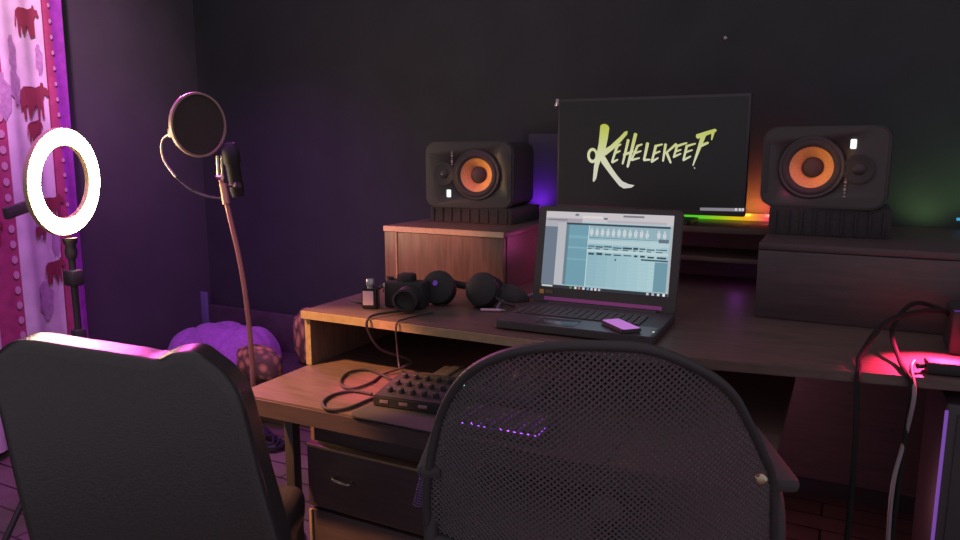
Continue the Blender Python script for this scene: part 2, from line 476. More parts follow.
tag(MB().lathe([(.0, 0), (.006, 0), (.007, .003), (.004, .007), (0, .008)], T(nl.x, WY, nl.z) @ RX(PI / 2), 16).build('light_dot_pin', STEEL), 'tiny steel pin standing in for a light dot high on the dark wall above the monitor', 'pin')  # added pin, stands in for a tiny LED on the wall

# ================================================================== MONITOR
MY = 2.30
A, B_, C_, D_ = on_y(557, 99, MY), on_y(750, 93, MY), on_y(750, 217, MY), on_y(557, 210, MY)
mx0, mx1 = A.x + .003, B_.x + .005; mz0, mz1 = (C_.z + D_.z) / 2, (A.z + B_.z) / 2
mw, mh = mx1 - mx0, mz1 - mz0; mcx, mcz = (mx0 + mx1) / 2, (mz0 + mz1) / 2
mon = thing('monitor', 'large black desktop monitor showing a pale green brush lettered name', 'monitor', (mcx, MY, ZH))
MM = T(-mcx, -MY, -ZH)
MB().box((mcx, MY + .018, mcz), (mw, .034, mh), .005, M=MM).build('housing', BLK, mon)
SCRB = glow('screen_black', lin((20, 18, 21)), .4)
MB().box((mcx, MY + .0005, mcz + .005), (mw - .016, .002, mh - .028), M=MM).build('screen', SCRB, mon)
MB().box((mcx, MY + .06, mcz - .12), (.08, .05, .22), .008, M=MM).prism(rrect(.07, .05, .01), ZH + .008, mcz - .1, MM @ T(mcx, MY + .11, 0)).build('stand_neck', BLKM, mon)
MB().prism(rrect(.26, .17, .02), ZH + .0005, ZH + .012, MM @ T(mcx, MY + .16, 0), .003).build('stand_foot', BLKM, mon)
# lettering traced as brush strokes on the screen plane
def scr(x, y):                                        # crop pixels of the lettering -> screen plane
    p = on_y(580 + x / 6, 110 + y / 6, MY - .0012); return (p.x - mcx, p.z - ZH)
ltm = MB(); YL = -.0012
def poly(pts, dy=0):
    vs = [ltm.bm.verts.new((*[scr(x, y)[0]], YL - dy, scr(x, y)[1])) for x, y in pts]
    f = ltm.bm.faces.new(vs); bmesh.ops.triangulate(ltm.bm, faces=[f])
NS = [0]
def stroke(p, q, w0, w1=None):
    w1 = w0 * .7 if w1 is None else w1
    dx, dy = q[0] - p[0], q[1] - p[1]; L = math.hypot(dx, dy); nx, ny = -dy / L, dx / L; tx, ty = dx / L, dy / L
    NS[0] += 1
    poly([(p[0] + nx * w0 / 2, p[1] + ny * w0 / 2), (p[0] - tx * w0 * .25, p[1] - ty * w0 * .25), (p[0] - nx * w0 / 2, p[1] - ny * w0 / 2), (p[0] * .5 + q[0] * .5 - nx * (w0 + w1) * .27, p[1] * .5 + q[1] * .5 - ny * (w0 + w1) * .27),
          (q[0] - nx * w1 / 2, q[1] - ny * w1 / 2), (q[0] + tx * w1 * .5, q[1] + ty * w1 * .5), (q[0] + nx * w1 / 2, q[1] + ny * w1 / 2)], .00002 * NS[0])
poly([(122, 95), (132, 86), (150, 83), (168, 92), (176, 108), (166, 175), (150, 250), (125, 300), (112, 335), (98, 410), (84, 432), (76, 425), (84, 335), (100, 262), (112, 200), (118, 140)])
for k in range(20):
    a0, a1 = 2 * PI * k / 20, 2 * PI * (k + 1) / 20
    poly([(75 + 32 * math.cos(a0), 273 + 46 * math.sin(a0)), (75 + 32 * math.cos(a1), 273 + 46 * math.sin(a1)), (76 + 17 * math.cos(a1), 272 + 27 * math.sin(a1)), (76 + 17 * math.cos(a0), 272 + 27 * math.sin(a0))], .0001)
poly([(130, 245), (180, 215), (240, 160), (268, 130), (285, 125), (284, 145), (250, 185), (205, 232), (160, 268), (140, 280)], .0002)
poly([(112, 270), (150, 278), (190, 345), (225, 395), (255, 428), (290, 444), (328, 452), (308, 466), (262, 471), (236, 455), (185, 392), (130, 318)], .0003)
for s in (((226, 206), (192, 312), 17), ((222, 218), (244, 206), 15), ((212, 258), (240, 246), 14), ((192, 315), (226, 298), 14),
          ((290, 178), (256, 322), 17), ((334, 142), (286, 340), 21), ((262, 270), (318, 248), 16),
          ((346, 214), (308, 302), 15), ((346, 216), (372, 206), 14), ((332, 258), (366, 246), 13), ((312, 300), (356, 288), 13),
          ((406, 198), (384, 300), 19), ((382, 300), (420, 298), 15),
          ((456, 212), (430, 312), 17), ((456, 216), (494, 206), 14), ((446, 262), (480, 248), 13), ((432, 310), (468, 288), 14),
          ((514, 204), (498, 306), 16), ((578, 204), (516, 258), 16), ((518, 252), (544, 316), 17),
          ((584, 210), (562, 284), 15), ((584, 216), (640, 198), 15), ((574, 250), (606, 238), 12), ((562, 282), (604, 262), 13),
          ((642, 212), (620, 302), 16), ((644, 216), (692, 202), 14), ((634, 254), (674, 240), 12), ((622, 300), (664, 278), 13),
          ((742, 150), (678, 332), 30, 7), ((702, 160), (812, 122), 28, 20), ((800, 126), (790, 178), 20, 8), ((712, 222), (768, 196), 18, 14), ((685, 346), (690, 350), 6, 5)):
    stroke(*s)
zl0 = scr(0, 460)[1]; zl1 = scr(0, 85)[1]
LT = ramp_glow('lettering_glow', 2, zl0, zl1, [(0, lin((205, 203, 196))), (.45, lin((212, 214, 176))), (.75, lin((196, 202, 122))), (1, lin((182, 190, 62)))], .95)
ltm.build('lettering', LT, mon)
tk = MB()
q0, q1, q2, q3 = on_y(700, 207.6, MY - .0012), on_y(744, 208.3, MY - .0012), on_y(744, 211.6, MY - .0012), on_y(700, 210.5, MY - .0012)
tk.quad([(q.x - mcx, YL, q.z - ZH) for q in (q3, q2, q1, q0)])
tk.mi = 1
for x in (735, 739, 742): 
    r0, r1 = on_y(x, 208.2, MY - .0016), on_y(x + 2, 210.8, MY - .0016)
    tk.quad([(r0.x - mcx, YL - .0004, r1.z - ZH), (r1.x - mcx, YL - .0004, r1.z - ZH), (r1.x - mcx, YL - .0004, r0.z - ZH), (r0.x - mcx, YL - .0004, r0.z - ZH)])
tk.build('taskbar', [glow('taskbar_grey', lin((130, 125, 135))), glow('taskbar_icon', lin((205, 205, 210)))], mon)

# ================================================================== LED STRIP along the wall behind the shelf
ld = MB()
ld.box((-.66, WY - .045, ZH + .013), (1.02, .010, .024), .002)
x0, x1 = -1.17, -.15
st = [(-1.17, (.8, .004, .35)), (-1.07, (.6, .01, .8)), (-.95, (.16, .01, .9)), (-.75, (.01, .3, .4)), (-.6, (.02, .55, .02)), (-.46, (.10, .60, .02)), (-.40, (.28, .55, .01)), (-.34, (.7, .52, .01)), (-.29, (.9, .36, .02)), (-.24, (.9, .08, .10)), (-.19, (.9, .03, .30))]
LEDM = ramp_glow('led_rainbow', 0, x0, x1, [((x - x0) / (x1 - x0), c_) for x, c_ in st], 1.0)
tag(ld.build('led_strip', LEDM), 'rainbow coloured LED strip glowing along the wall behind the monitor', 'LED strip')
cy = on_y(945, 219, WY - .06)
lb = MB().box((.36, WY - .05, cy.z), (.12, .010, .008), .001)
tag(lb.build('light_bar', glow('cyan_led', (.05, .40, .75), .9)), 'short cyan light bar at the right end of the shelf', 'light bar')

# ================================================================== LAPTOP
Lfl, Lfr = on_z(482, 320, ZT + .02), on_z(662, 339, ZT + .02)
hl, hr = on_z(533, 299, ZT + .02), on_z(672, 312, ZT + .02)
xax = Vector((1, .022, 0)).normalized(); yax = Vector((-xax.y, xax.x, 0))
lw, ldp = .398, .272
lo_ = (Lfl + Lfr) / 2 + Vector((.005, -.003, 0)); lo_.z = ZT
lap = thing('laptop', 'open black laptop on the desk showing music software', 'laptop', (0, 0, 0), M=frame_from(lo_, xax, yax, Vector((0, 0, 1))))
MB().prism([(x, y + ldp / 2) for x, y in rrect(lw, ldp, .014)], .004, .022, None, .002).build('base', BLK, lap)
MB().box((-.02, .15, .0225), (.33, .105, .001)).build('keyboard_deck', RUB, lap)
ky = None
for r in range(6):
    for k in range(17):
        if r == 0 and 4 <= k <= 8: continue
        ky = repeat(ky, lambda: MB().box((0, 0, 0), (.0168, .0145, .0035), .001, seg=1).build('key', BLK, lap), (-.02 - .155 + k * .0194, .107 + r * .0172, .0245))
MB().box((-.02 - .155 + 6 * .0194, .107, .0245), (.095, .0145, .0035), .001, seg=1).build('space_bar', BLK, lap)
PALM = mat('brushed_palmrest', (.17, .14, .17), .34, metal=.6)
MB().box((0, .050, .0224), (lw - .016, .090, .0012)).build('palm_rest', PALM, lap)
MB().box((-.045, .047, .0234), (.10, .066, .0010), .0004).build('trackpad', mat('trackpad_grey', (.13, .115, .14), .22, metal=.5), lap)
# screen lid: hinge line to the top, leaning back
hz = .021
ts = math.radians(11)
lid_up = Vector((0, math.sin(ts), math.cos(ts))); lid_n = Vector((0, -math.cos(ts), math.sin(ts)))
LH = .270
ML = T(0, ldp - .008, hz) @ frame_from((0, 0, 0), (1, 0, 0), lid_up, lid_n)     # local x across, y up the lid, z towards the viewer
lid = MB().prism([(x, y + LH / 2) for x, y in rrect(lw, LH, .012)], -.010, -.001, ML, .002).build('lid', BLK, lap)
MB().tube([(-.15, ldp - .006, .018), (.15, ldp - .006, .018)], .009, 12).build('hinge', BLKM, lap)
MB().box((0, .012, -.0002), (lw * .82, .010, .0016), M=ML).build('lower_bezel_strip', mat('magenta_tinted_strip', (.50, .11, .42), .35, metal=.4), lid)
sw, sh, sb = .352, .212, .043
dm = MB(); pal = []
def pmat(rgb, k=1.0):
    nm = 'pix_%d_%d_%d' % rgb
    m = glow(nm, tuple(v * k for v in lin(rgb)))
    if m not in pal: pal.append(m)
    return pal.index(m)
NL = [0]
def q(u0, v0, u1, v1, rgb):
    NL[0] += 1; z = .0002 + .00002 * NL[0]
    dm.mi = pmat(rgb)
    X0, X1 = -sw / 2 + u0 * sw, -sw / 2 + u1 * sw; Y0, Y1 = sb + sh * (1 - v1), sb + sh * (1 - v0)
    dm.quad([ML @ Vector(p) for p in ((X0, Y0, z), (X1, Y0, z), (X1, Y1, z), (X0, Y1, z))])
rnd = random.Random(3)
q(0, 0, 1, 1, (158, 190, 200))
for k in range(9): q(.2 + k * .08, .3, .2 + (k + 1) * .08, .94, (128 + k * 5, 168 + k * 4, 182 + k * 3))
q(0, 0, 1, .125, (196, 190, 194))
q(0, .085, .3, .15, (160, 156, 166)); q(.02, .10, .18, .115, (120, 116, 126)); q(.3, .045, .46, .075, (214, 208, 210)); q(.62, .02, .78, .045, (120, 118, 128)); q(.24, .02, .27, .05, (120, 118, 128)); q(.47, .06, .5, .085, (110, 108, 118)); q(.5, .09, .95, .12, (176, 172, 180))
q(0, .20, .105, .965, (104, 116, 132)); q(.105, .14, .175, .96, (178, 180, 186)); q(0, .125, .105, .2, (170, 168, 176))
q(.175, .14, .98, .165, (52, 66, 78)); q(.98, .13, 1, .96, (170, 178, 184))
q(.175, .165, .2, .95, (96, 124, 138)); q(.2, .165, .355, .95, (106, 152, 168)); q(.2, .30, .355, .34, (120, 164, 178)); q(.2, .45, .355, .47, (128, 170, 184)); q(.2, .60, .355, .62, (122, 166, 178))
q(.355, .165, .98, .31, (142, 172, 182)); q(.358, .165, .363, .95, (196, 216, 222))
for k in range(14):
    u = .37 + k * .043
    if k == 11: continue
    q(u, .215 + rnd.random() * .02, u + .024, .28, (206, 212, 216)); q(u + .006, .195, u + .018, .30, (192, 202, 206))
q(.37, .315, .9, .322, (92, 118, 130)); q(.9, .30, .975, .345, (92, 110, 122))
q(.355, .345, .98, .40, (176, 200, 206)); q(.355, .47, .98, .50, (186, 206, 210))
u = .36
while u < .96:
    w = .03 + rnd.random() * .05
    q(u, .415 + rnd.random() * .015, min(.98, u + w), .435 + rnd.random() * .012, (52, 72, 84)); q(u, .455, min(.98, u + w * .6), .467, (66, 88, 100))
    q(u + .01, .508 + rnd.random() * .012, min(.98, u + w), .53 + rnd.random() * .012, (50, 68, 80)); u += w + .01
q(.78, .555, .98, .575, (58, 80, 92)); q(.58, .575, .59, .60, (50, 64, 76))
q(.885, .585, .98, .95, (104, 146, 160))
for k in range(7): q(.37, .62 + k * .045, .88, .624 + k * .045, (150, 184, 194))
q(0, .962, 1, 1, (44, 46, 54)); q(.01, .968, .1, .99, (196, 198, 200))
for uu, cc in ((.24, (90, 130, 90)), (.28, (210, 210, 210)), (.31, (180, 120, 110)), (.345, (214, 214, 214)), (.38, (120, 160, 200)), (.41, (200, 200, 200)), (.44, (220, 210, 220)), (.47, (180, 180, 190)), (.84, (190, 190, 196)), (.88, (180, 180, 190)), (.92, (210, 210, 214)), (.96, (230, 230, 230))):
    q(uu, .966, uu + .018, .996, cc)
dm.build('display', pal, lid)
MB().box((-sw / 2 + .004, .030, .0004), (.012, .012, .001), M=ML).build('orange_sticker', mat('orange_sticker_paper', (.75, .36, .08), .5), lid)
MB().box((-sw / 2 + .025, .030, .0004), (.022, .010, .001), M=ML).build('brown_sticker', mat('brown_sticker_paper', (.16, .09, .05), .5), lid)
MB().box((lw / 2 - .01, .05, .0235), (.004, .004, .001)).build('status_light', glow('white_led', (.8, .8, .85), 1.2), lap)
# phone on the palm rest
pa, pb = on_z(611, 321, ZT + .03), on_z(631, 330, ZT + .03); ph = (pa + pb) / 2
ph_a = math.atan2(pb.y - pa.y, pb.x - pa.x) + PI / 2
pt = thing('smartphone', 'small phone with violet lit screen lying on the laptop palm rest', 'phone', (ph.x, ph.y, ZT + .0242), ph_a)
MB().prism(rrect(.052, .108, .008), 0, .009, None, .002).build('case', RUB, pt)
MB().prism(rrect(.046, .102, .006), .0091, .0096).build('screen', glow('violet_phone_screen', lin((176, 96, 190)), 1.0), pt)

# ================================================================== THINGS ON THE UPPER TOP
bo = on_z(371, 308, ZT)
bt_ = thing('perfume_bottle', 'little black square bottle with pink label near the front desk edge', 'bottle', (bo.x, bo.y, ZT), math.radians(20))
MB().prism(rrect(.044, .034, .005), 0, .058, None, .003).build('body', mat('black_glass', (.02, .02, .024), .12), bt_)
MB().box((-.003, -.0175, .032), (.030, .001, .040)).build('label', PAPER, bt_)
MB().lathe([(0, .058), (.009, .058), (.009, .066), (.012, .067), (.012, .082), (.010, .085), (0, .085)], None, 20).build('cap', STEEL, bt_)
# camera
cm = on_z(403, 309, ZT)
ct = thing('photo_camera', 'black camera with lens lying beside the small pink labelled bottle', 'camera', (cm.x - .005, cm.y + .03, ZT), math.radians(8))
ct.scale = (.95, .95, .88)
MB().box((0, 0, .044), (.125, .06, .086), .008).box((.0, .0, .095), (.05, .045, .03), .008).build('body', DKP, ct)
MB().lathe([(.036, 0), (.037, .02), (.034, .025), (.034, .06), (.036, .062), (.036, .075), (.030, .077), (.026, .06), (0, .05)], T(.02, -.02, .042) @ RX(PI / 2) @ RY(.2), 32).build('lens', DKP, ct)
MB().tube([(-.055, 0, .088), (-.055, 0, .096)], .011, 20).build('dial', BLKM, ct)
MB().box((-.06, -.031, .065), (.006, .003, .03), .001).build('strap_lug', CHROME, ct)
MB().tube([(-.062, 0, .075), (-.10, .01, .05), (-.13, -.01, .012), (-.17, .0, .004), (-.20, .02, .006)], .005, 8, smooth=6).build('strap', RUB, ct)
# headphones
hd = on_z(452, 308, ZT)
ht = thing('headphones', 'black over-ear headphones lying on the desk before the left cabinet', 'headphones', (hd.x + .012, hd.y + .03, ZT), math.radians(12))
ht.scale = (1.08, 1.08, 1.12)
for (sx, tl) in ((-.062, .25), (.058, -.35)):
    cup = MB().lathe([(0, -.02), (.03, -.02), (.042, -.012), (.045, 0), (.042, .012), (.030, .018), (0, .02)], T(sx, 0, .046) @ RY(tl) @ RX(PI / 2 - .35), 28).build('ear_cup', DKP, ht)
    MB().lathe([(.026, -.02), (.04, -.022), (.044, -.03), (.038, -.038), (.026, -.036)], T(sx, 0, .046) @ RY(tl) @ RX(PI / 2 - .35), 28, True).build('ear_pad', DKP, cup)
MB().tube([(-.072, .01, .075), (-.085, .06, .06), (-.05, .12, .035), (.0, .14, .025), (.06, .115, .03), (.09, .055, .055), (.072, .01, .075)], .010, 10, smooth=6).build('headband', DKP, ht)
MB().tube([(.08, -.0, .04), (.12, -.02, .02), (.14, .02, .006), (.10, .06, .006)], .003, 8, smooth=6).build('cable', RUB, ht)
vd = MB().lathe([(0, 0), (.007, 0), (.006, .002), (0, .0025)], T(-.062, -.026, .062) @ RX(PI / 2 - .35), 16).build('violet_light', glow('violet_led', (.12, .03, .35), .6), ht)
# soft black pouch to the right of the headphones
pc_ = on_z(484, 303, ZT)
def pouchf(u, v):
    a = 2 * PI * u; w = math.sin(PI * (.03 + .94 * v) * .5 + 0) if False else math.sqrt(max(0, 1 - v ** 2))
    r = .055 * (w * .95 + .0) * (1 + .12 * math.sin(3 * a + 1) + .06 * math.sin(7 * a))
    return Vector((r * 1.25 * math.cos(a), r * .8 * math.sin(a), .001 + .042 * v * (1 + .15 * math.sin(2 * a))))
po = MB().grid(pouchf, 36, 12, True).build('pouch', RUB, None, 80, (pc_.x + .035, pc_.y + .07, ZT))
tag(po, 'soft black pouch on the desk between headphones and laptop', 'pouch')
pn = on_z(495, 312, ZT)
p_ = thing('stylus_pen', 'thin pink pen on the desk left of the laptop', 'pen', (pn.x - .005, pn.y, ZT + .005), math.radians(20))
MB().tube([(-.035, 0, 0), (.02, 0, 0)], .004, 10).build('barrel', mat('pink_pen_plastic', (.75, .4, .6), .35), p_)
MB().tube([(.02, 0, 0), (.034, 0, .0)], [.004, .001], 10).build('tip', STEEL, p_)
gw = [on_z(x, y, ZT + .006) for x, y in ((497, 308), (502, 301), (512, 298), (524, 297), (533, 294))]
tag(MB().tube(gw, .0035, 8, smooth=6).build('charging_cable', mat('grey_violet_cable', (.35, .3, .45), .4)), 'pale grey cable running behind the laptop on the desk', 'cable')

# ================================================================== THINGS ON THE LOWER TIER
mc = [on_z(*p, ZL) for p in ((344, 412), (352, 418), (505, 440), (520, 400), (400, 378))]
mt = MB()
m0 = on_z(345, 418, ZL)
mt.prism([(x + m0.x + .30, y + m0.y + .13) for x, y in rrect(.60, .24, .02)], ZL + .0006, ZL + .004)
tag(mt.build('desk_mat', mat('dark_desk_mat', (.045, .035, .04), .7, nz=.2, nscale=300)), 'dark thin desk mat on the lower desk tier', 'desk mat')
ax = on_z(366, 406, ZL)
au = thing('audio_mixer', 'black audio mixer with knobs on the lower desk tier', 'audio mixer', (ax.x + .02, ax.y + .0, ZL + .004), math.radians(6))
MB().prism([(0, 0), (.19, 0), (.19, .035), (.0, .035)][:0] or [(0, .0), (.15, 0), (.15, .044), (0, .026)], 0, .175, frame_from((0, 0, 0), (0, 1, 0), (0, 0, 1), (1, 0, 0)), .003).build('case', DKP, au)
kb = None
for i in range(5):
    for j in range(3):
        y = .03 + j * .04
        kb = repeat(kb, lambda: MB().lathe([(.0075, 0), (.007, .010), (.005, .012), (0, .012)], None, 12).build('knob', DKP, au), (.03 + i * .03, y, .026 + y * .12))
for i in range(3): MB().box((.03 + i * .05, -.0008, .014), (.022, .001, .008), .0003).build('jack_socket', mat('dull_pink_steel', (.5, .35, .4), .35, metal=.8), au)
cxn = on_z(432, 398, ZL)
co = thing('pad_controller', 'black pad controller with teal lights behind the violet keyboard', 'controller', (cxn.x - .015, cxn.y - .002, ZL + .0042), math.radians(4))
MB().box((.13, .08, .017), (.30, .16, .034), .004).build('case', BLK, co)
pp = None
for i in range(8):
    for j in range(4): pp = repeat(pp, lambda: MB().box((0, 0, 0), (.024, .026, .006), .002).build('pad', RUB, co), (.02 + i * .036, .042 + j * .031, .036))
for k, (i, j) in enumerate(((0, 0), (.55, .1), (.6, -.35), (2.6, -.2))):
    MB().box((.014 + i * .03, .018 + j * .03, .0346), (.009, .006, .001)).build('pad_light', glow('teal_led', (.10, .42, .36), 5.0), co)
kx = on_z(452, 427, ZL)
kt = thing('computer_keyboard', 'small black keyboard with violet lit keys at the front of the lower tier', 'keyboard', (kx.x + .108, kx.y + .04, ZL + .0042), math.radians(2))
MB().prism(rrect(.21, .13, .01), 0, .016, None, .003).build('case', BLK, kt)
MB().box((-.0, 0, .0162), (.191, .106, .0006)).build('backlight', glow('violet_backlight', (.16, .03, .42), 10), kt)
kk = None
for r in range(5):
    for k in range(9): kk = repeat(kk, lambda: MB().box((0, 0, 0), (.0185, .019, .009), .002, seg=1).build('key', BLK, kt), (-.088 + k * .022, -.045 + r * .0225, .0215))
# cables on the lower tier
def zc(pts, dz=.005): return [on_z(x, y, ZL + dz) for x, y in pts]
l1 = zc([(392, 380), (370, 370), (350, 372), (341, 380), (344, 387), (356, 388), (372, 382), (384, 374)]) 
l1 += [Vector((l1[-1].x + .05, l1[-1].y + .06, ZL + .03)), on_z(399, 352, ZL + .06) if False else Vector((-1.08, DY + .015, ZL + .075)), Vector((-1.10, DY - .012, ZT - .03)), Vector((-1.10, DY - .014, ZT + .0)), Vector((-1.095, DY + .02, ZT + .008)), Vector((-1.06, DY + .10, ZT + .006))]
tag(MB().tube(l1, .0035, 8, smooth=7).build('audio_cable', DKP), 'black cable looped behind the mixer and climbing to the upper top', 'cable')
l2 = zc([(372, 394), (352, 391), (333, 395), (323, 402), (327, 409), (345, 409), (368, 400), (384, 394)])
tag(MB().tube(l2, .004, 8, smooth=7).build('audio_cable', DKP), 'thick black cable loop lying left of the mixer', 'cable')
l3 = [Vector((-.98, DY + .12, ZT + .005)), Vector((-1.0, DY + .02, ZT + .007)), Vector((-1.01, DY - .013, ZT - .002)), Vector((-1.012, DY - .01, ZT - .06)), Vector((-1.0, DY - .02, ZL + .05)), Vector((-.97, DY - .06, ZL + .06))]
tag(MB().tube(l3, .0026, 8, smooth=7).build('audio_cable', DKP), 'thin black cable hanging straight down to the mixer back', 'cable')

# ================================================================== RIGHT END OF THE DESK
ro = on_z(925, 374, ZT)
rb = thing('power_adapter', 'black power adapter brick at the far right desk edge', 'power adapter', (ro.x + .055, ro.y + .022, ZT), math.radians(5))
MB().box((0, 0, .0135), (.11, .042, .026), .005).build('case', DKP, rb)
MB().tube([(-.055, 0, .0135), (-.07, -.01, .0135)], .006, 10).build('plug', RUB, rb)
rx = on_z(948, 350, ZT)
rt = thing('router', 'black router box with violet edge behind the power adapter', 'router', (.305, 1.87, ZT))
MB().box((0, 0, .05), (.17, .12, .098), .006).build('case', DKP, rt)
MB().box((0, -.056, .0985), (.165, .008, .002)).build('violet_edge_light', glow('violet_edge', (.16, .04, .38), .5), rt)
MB().box((0, -.058, .012), (.12, .006, .01), .001).build('red_status_light', glow('red_led', (1, .03, .12), 10), rt)
for nm, lab, pts, r in (
    ('power_cable', 'dark cable arching from the router over the right desk edge', [(.24, 1.90, ZT + .05), (.20, 1.85, ZT + .09), (.10, 1.78, ZT + .07), (.05, 1.66, ZT + .02), (.045, 1.60, ZT + .004), (.045, 1.568, ZT - .03), (.05, 1.53, ZT - .2), (.05, 1.53, .10), (.06, 1.55, .012)], .006),
    ('power_cable', 'second dark cable crossing the red glow down the desk front', [(.25, 1.93, ZT + .06), (.16, 1.92, ZT + .09), (.11, 1.80, ZT + .05), (.12, 1.68, ZT + .012), (.13, 1.60, ZT + .004), (.138, 1.582, ZT - .03), (.13, 1.55, ZT - .2), (.12, 1.53, .10), (.13, 1.55, .012)], .005),
    ('adapter_cable', 'thin grey cable dangling from the power adapter plug', [(ro.x - .018, ro.y + .025, ZT + .018), (ro.x - .025, ro.y - .01, ZT + .01), (ro.x - .02, 1.57, ZT - .03), (ro.x - .03, 1.56, ZT - .12), (ro.x - .045, 1.52, ZT - .22), (ro.x - .04, 1.50, .3), (ro.x - .04, 1.50, .02)], .004)):
    tag(MB().tube(pts, r, 8, smooth=7).build(nm, mat('dull_black_cable', (.012, .011, .012), .8, spec=.2) if nm == 'power_cable' else mat('grey_cable', (.2, .16, .18), .5)), lab, 'cable')
pcx = on_y(940, 445, 1.62)
tw = thing('computer_tower', 'black computer tower with violet front edge below the right desk end', 'computer', (pcx.x + .113, 1.79, 0))
MB().box((0, .0, .36), (.22, .34, .70), .008).build('case', BLK, tw)
MB().box((-.108, -.170, .365), (.006, .006, .66), .001).build('violet_light_strip', glow('violet_strip', (.20, .07, .42), .8), tw)
MB().box((0, -.172, .40), (.18, .006, .58), .002).build('front_grille', RUB, tw)

# ================================================================== MIC STAND + POP FILTER
tq = 2.15
pole = [at(x, y, tq) for x, y in ((221, 180), (225, 196), (231, 222), (238, 252), (244, 285), (249, 325), (252, 360), (254, 400))]
base = Vector((pole[-1].x + .012, pole[-1].y, 0))
ms = thing('microphone_stand', 'slim red-lit microphone stand with slight bend left of the desk', 'microphone stand', (base.x, base.y, 0))
Mm = T(-base)
POLE = mat('red_lit_metal_pole', (.40, .16, .13), .35, metal=.3)  # red light on the metal tube put into its colour
MB().tube(pole + [Vector((base.x, base.y, .02))], .0075, 12, smooth=6, M=Mm).build('pole', POLE, ms)
MB().lathe([(0, 0), (.12, 0), (.125, .006), (.12, .014), (.03, .022), (.012, .04), (0, .04)], None, 40).build('base_plate', BLKM, ms)
g = at(223.5, 188, tq)
MB().tube([at(223, 184, tq), at(226.5, 204, tq)], .0115, 14, M=Mm).build('grip_clutch', mat('copper_sleeve', (.6, .3, .2), .35, metal=.6), ms)
br_ = MB()
p1, p2, p3 = at(217.5, 156, tq), at(218.5, 177, tq), at(222, 183, tq)
br_.tube([p1, p2], .005, 10, M=Mm).tube([p1 + cR * .012, p2 + cR * .012], .004, 10, M=Mm).tube([p2 - cR * .006, p2 + cR * .014, p3], .006, 10, M=Mm)
br_.build('bracket', CHROME, ms)
kn = at(237, 186, tq)
kb_ = MB().tube([at(225, 186, tq), kn], .004, 8, M=Mm).lathe([(0, -.008), (.010, -.008), (.012, 0), (.010, .008), (0, .008)], Mm @ T(kn) @ RY(1.1), 16)
kb_.build('thumb_screw', BLKM, ms)
mp_ = at(234, 172, tq + .06)
mcp = MB().lathe([(0, -.075), (.018, -.075), (.021, -.06), (.021, .02), (.026, .03), (.026, .07), (.018, .088), (0, .092)], Mm @ T(mp_) @ RX(.15), 24)
mcp.build('microphone', DKP, ms)
pfc = at(198.5, 125, tq)
nrm = (EYE - pfc).normalized()
nrm = (RZ(math.radians(-38)) @ nrm).normalized() if False else (RZ(math.radians(36)) @ nrm).normalized()
xx = Vector((0, 0, 1)).cross(nrm).normalized(); yy = nrm.cross(xx)
pf = thing('pop_filter', 'round black pop filter with pale rim clamped to the microphone stand', 'pop filter', (0, 0, 0), M=frame_from(pfc, xx, yy, nrm))
PR = .089
MB().lathe([(PR, -.006), (PR + .006, -.006), (PR + .007, 0), (PR + .006, .006), (PR, .006)], None, 64, True).build('hoop', mat('bronze_rim_plastic', (.36, .25, .19), .4), pf)
MB().lathe([(0, .002), (PR, .001), (PR, -.001), (0, -.002)], None, 64).build('mesh_screen', mat('brown_black_nylon', (.055, .04, .038), .85, nz=.25, nscale=500), pf)
inv = frame_from(pfc, xx, yy, nrm).inverted()
cl = at(173.5, 133, tq - .02)
MB().box(inv @ cl, (.028, .028, .024), .006).build('clamp', mat('bronze_rim_plastic', (.36, .25, .19), .4), pf)
gn = [at(x, y, tq + k) for x, y, k in ((172, 133, -.02), (164, 138, 0), (161.5, 148, .01), (165, 162, .02), (176, 177, .02), (192, 190, .02), (210, 197, .01), (225, 199, 0))]
MB().tube([inv @ p for p in gn[:5]], .0038, 10, smooth=6).build('gooseneck', mat('pale_metal_neck', (.45, .36, .32), .35, metal=.5), pf)
MB().tube([inv @ p for p in gn[4:]], .0038, 10, smooth=6).build('gooseneck', DKP, pf)  # far part of the same neck, its shadow put in as black

# ================================================================== RING LIGHT
tr = 2.15
rc_ = at(64.5, 182, tr)
n_r = (RZ(math.radians(54)) @ Vector((EYE.x - rc_.x, EYE.y - rc_.y, 0))).normalized()
n_r = (n_r + Vector((0, 0, -.06))).normalized()
xx = Vector((0, 0, 1)).cross(n_r).normalized(); yy = n_r.cross(xx)
MR = frame_from(rc_, xx, yy, n_r)
rl = thing('ring_light', 'glowing white ring light on a stand in front of the curtain', 'ring light', (rc_.x, rc_.y, 0))
Mo = T(-rc_.x, -rc_.y, 0) @ MR
Ro, Ri = .160, .108
MB().lathe([(Ri, .004), (Ri, -.009), (Ri + .005, -.013), (Ro - .005, -.013), (Ro, -.009), (Ro, .004), (Ro - .004, .005), (Ri + .004, .005)], Mo, 72, True).build('housing', mat('halo_tinted_housing', (.5, .36, .22), .5), rl)  # orange halo of the ring put into the housing colour
RING = glow('ring_diffuser_glow', (1, .74, .44), 45.0)
MB().lathe([(Ri + .003, .005), (Ri + .005, .009), (Ro - .005, .009), (Ro - .003, .005)], Mo, 72).build('diffuser', RING, rl)
MB().lathe([(0, -.05), (.014, -.05), (.018, -.03), (.014, -.012), (.02, 0), (.02, .012), (0, .012)], T(0, 0, rc_.z - Ro - .02), 20).build('ball_head', BLKM, rl)
sx = MB().tube([(0, 0, rc_.z - Ro - .06), (0, 0, .62)], .010, 12).tube([(0, 0, .64), (0, 0, .12)], .013, 12)
sx.build('pole', BLKM, rl)
MB().box((0, 0, rc_.z - Ro - .13), (.05, .04, .05), .008).build('phone_clip', BLK, rl)
MB().box((0, 0, .63), (.034, .034, .05), .006).build('height_collar', BLK, rl)
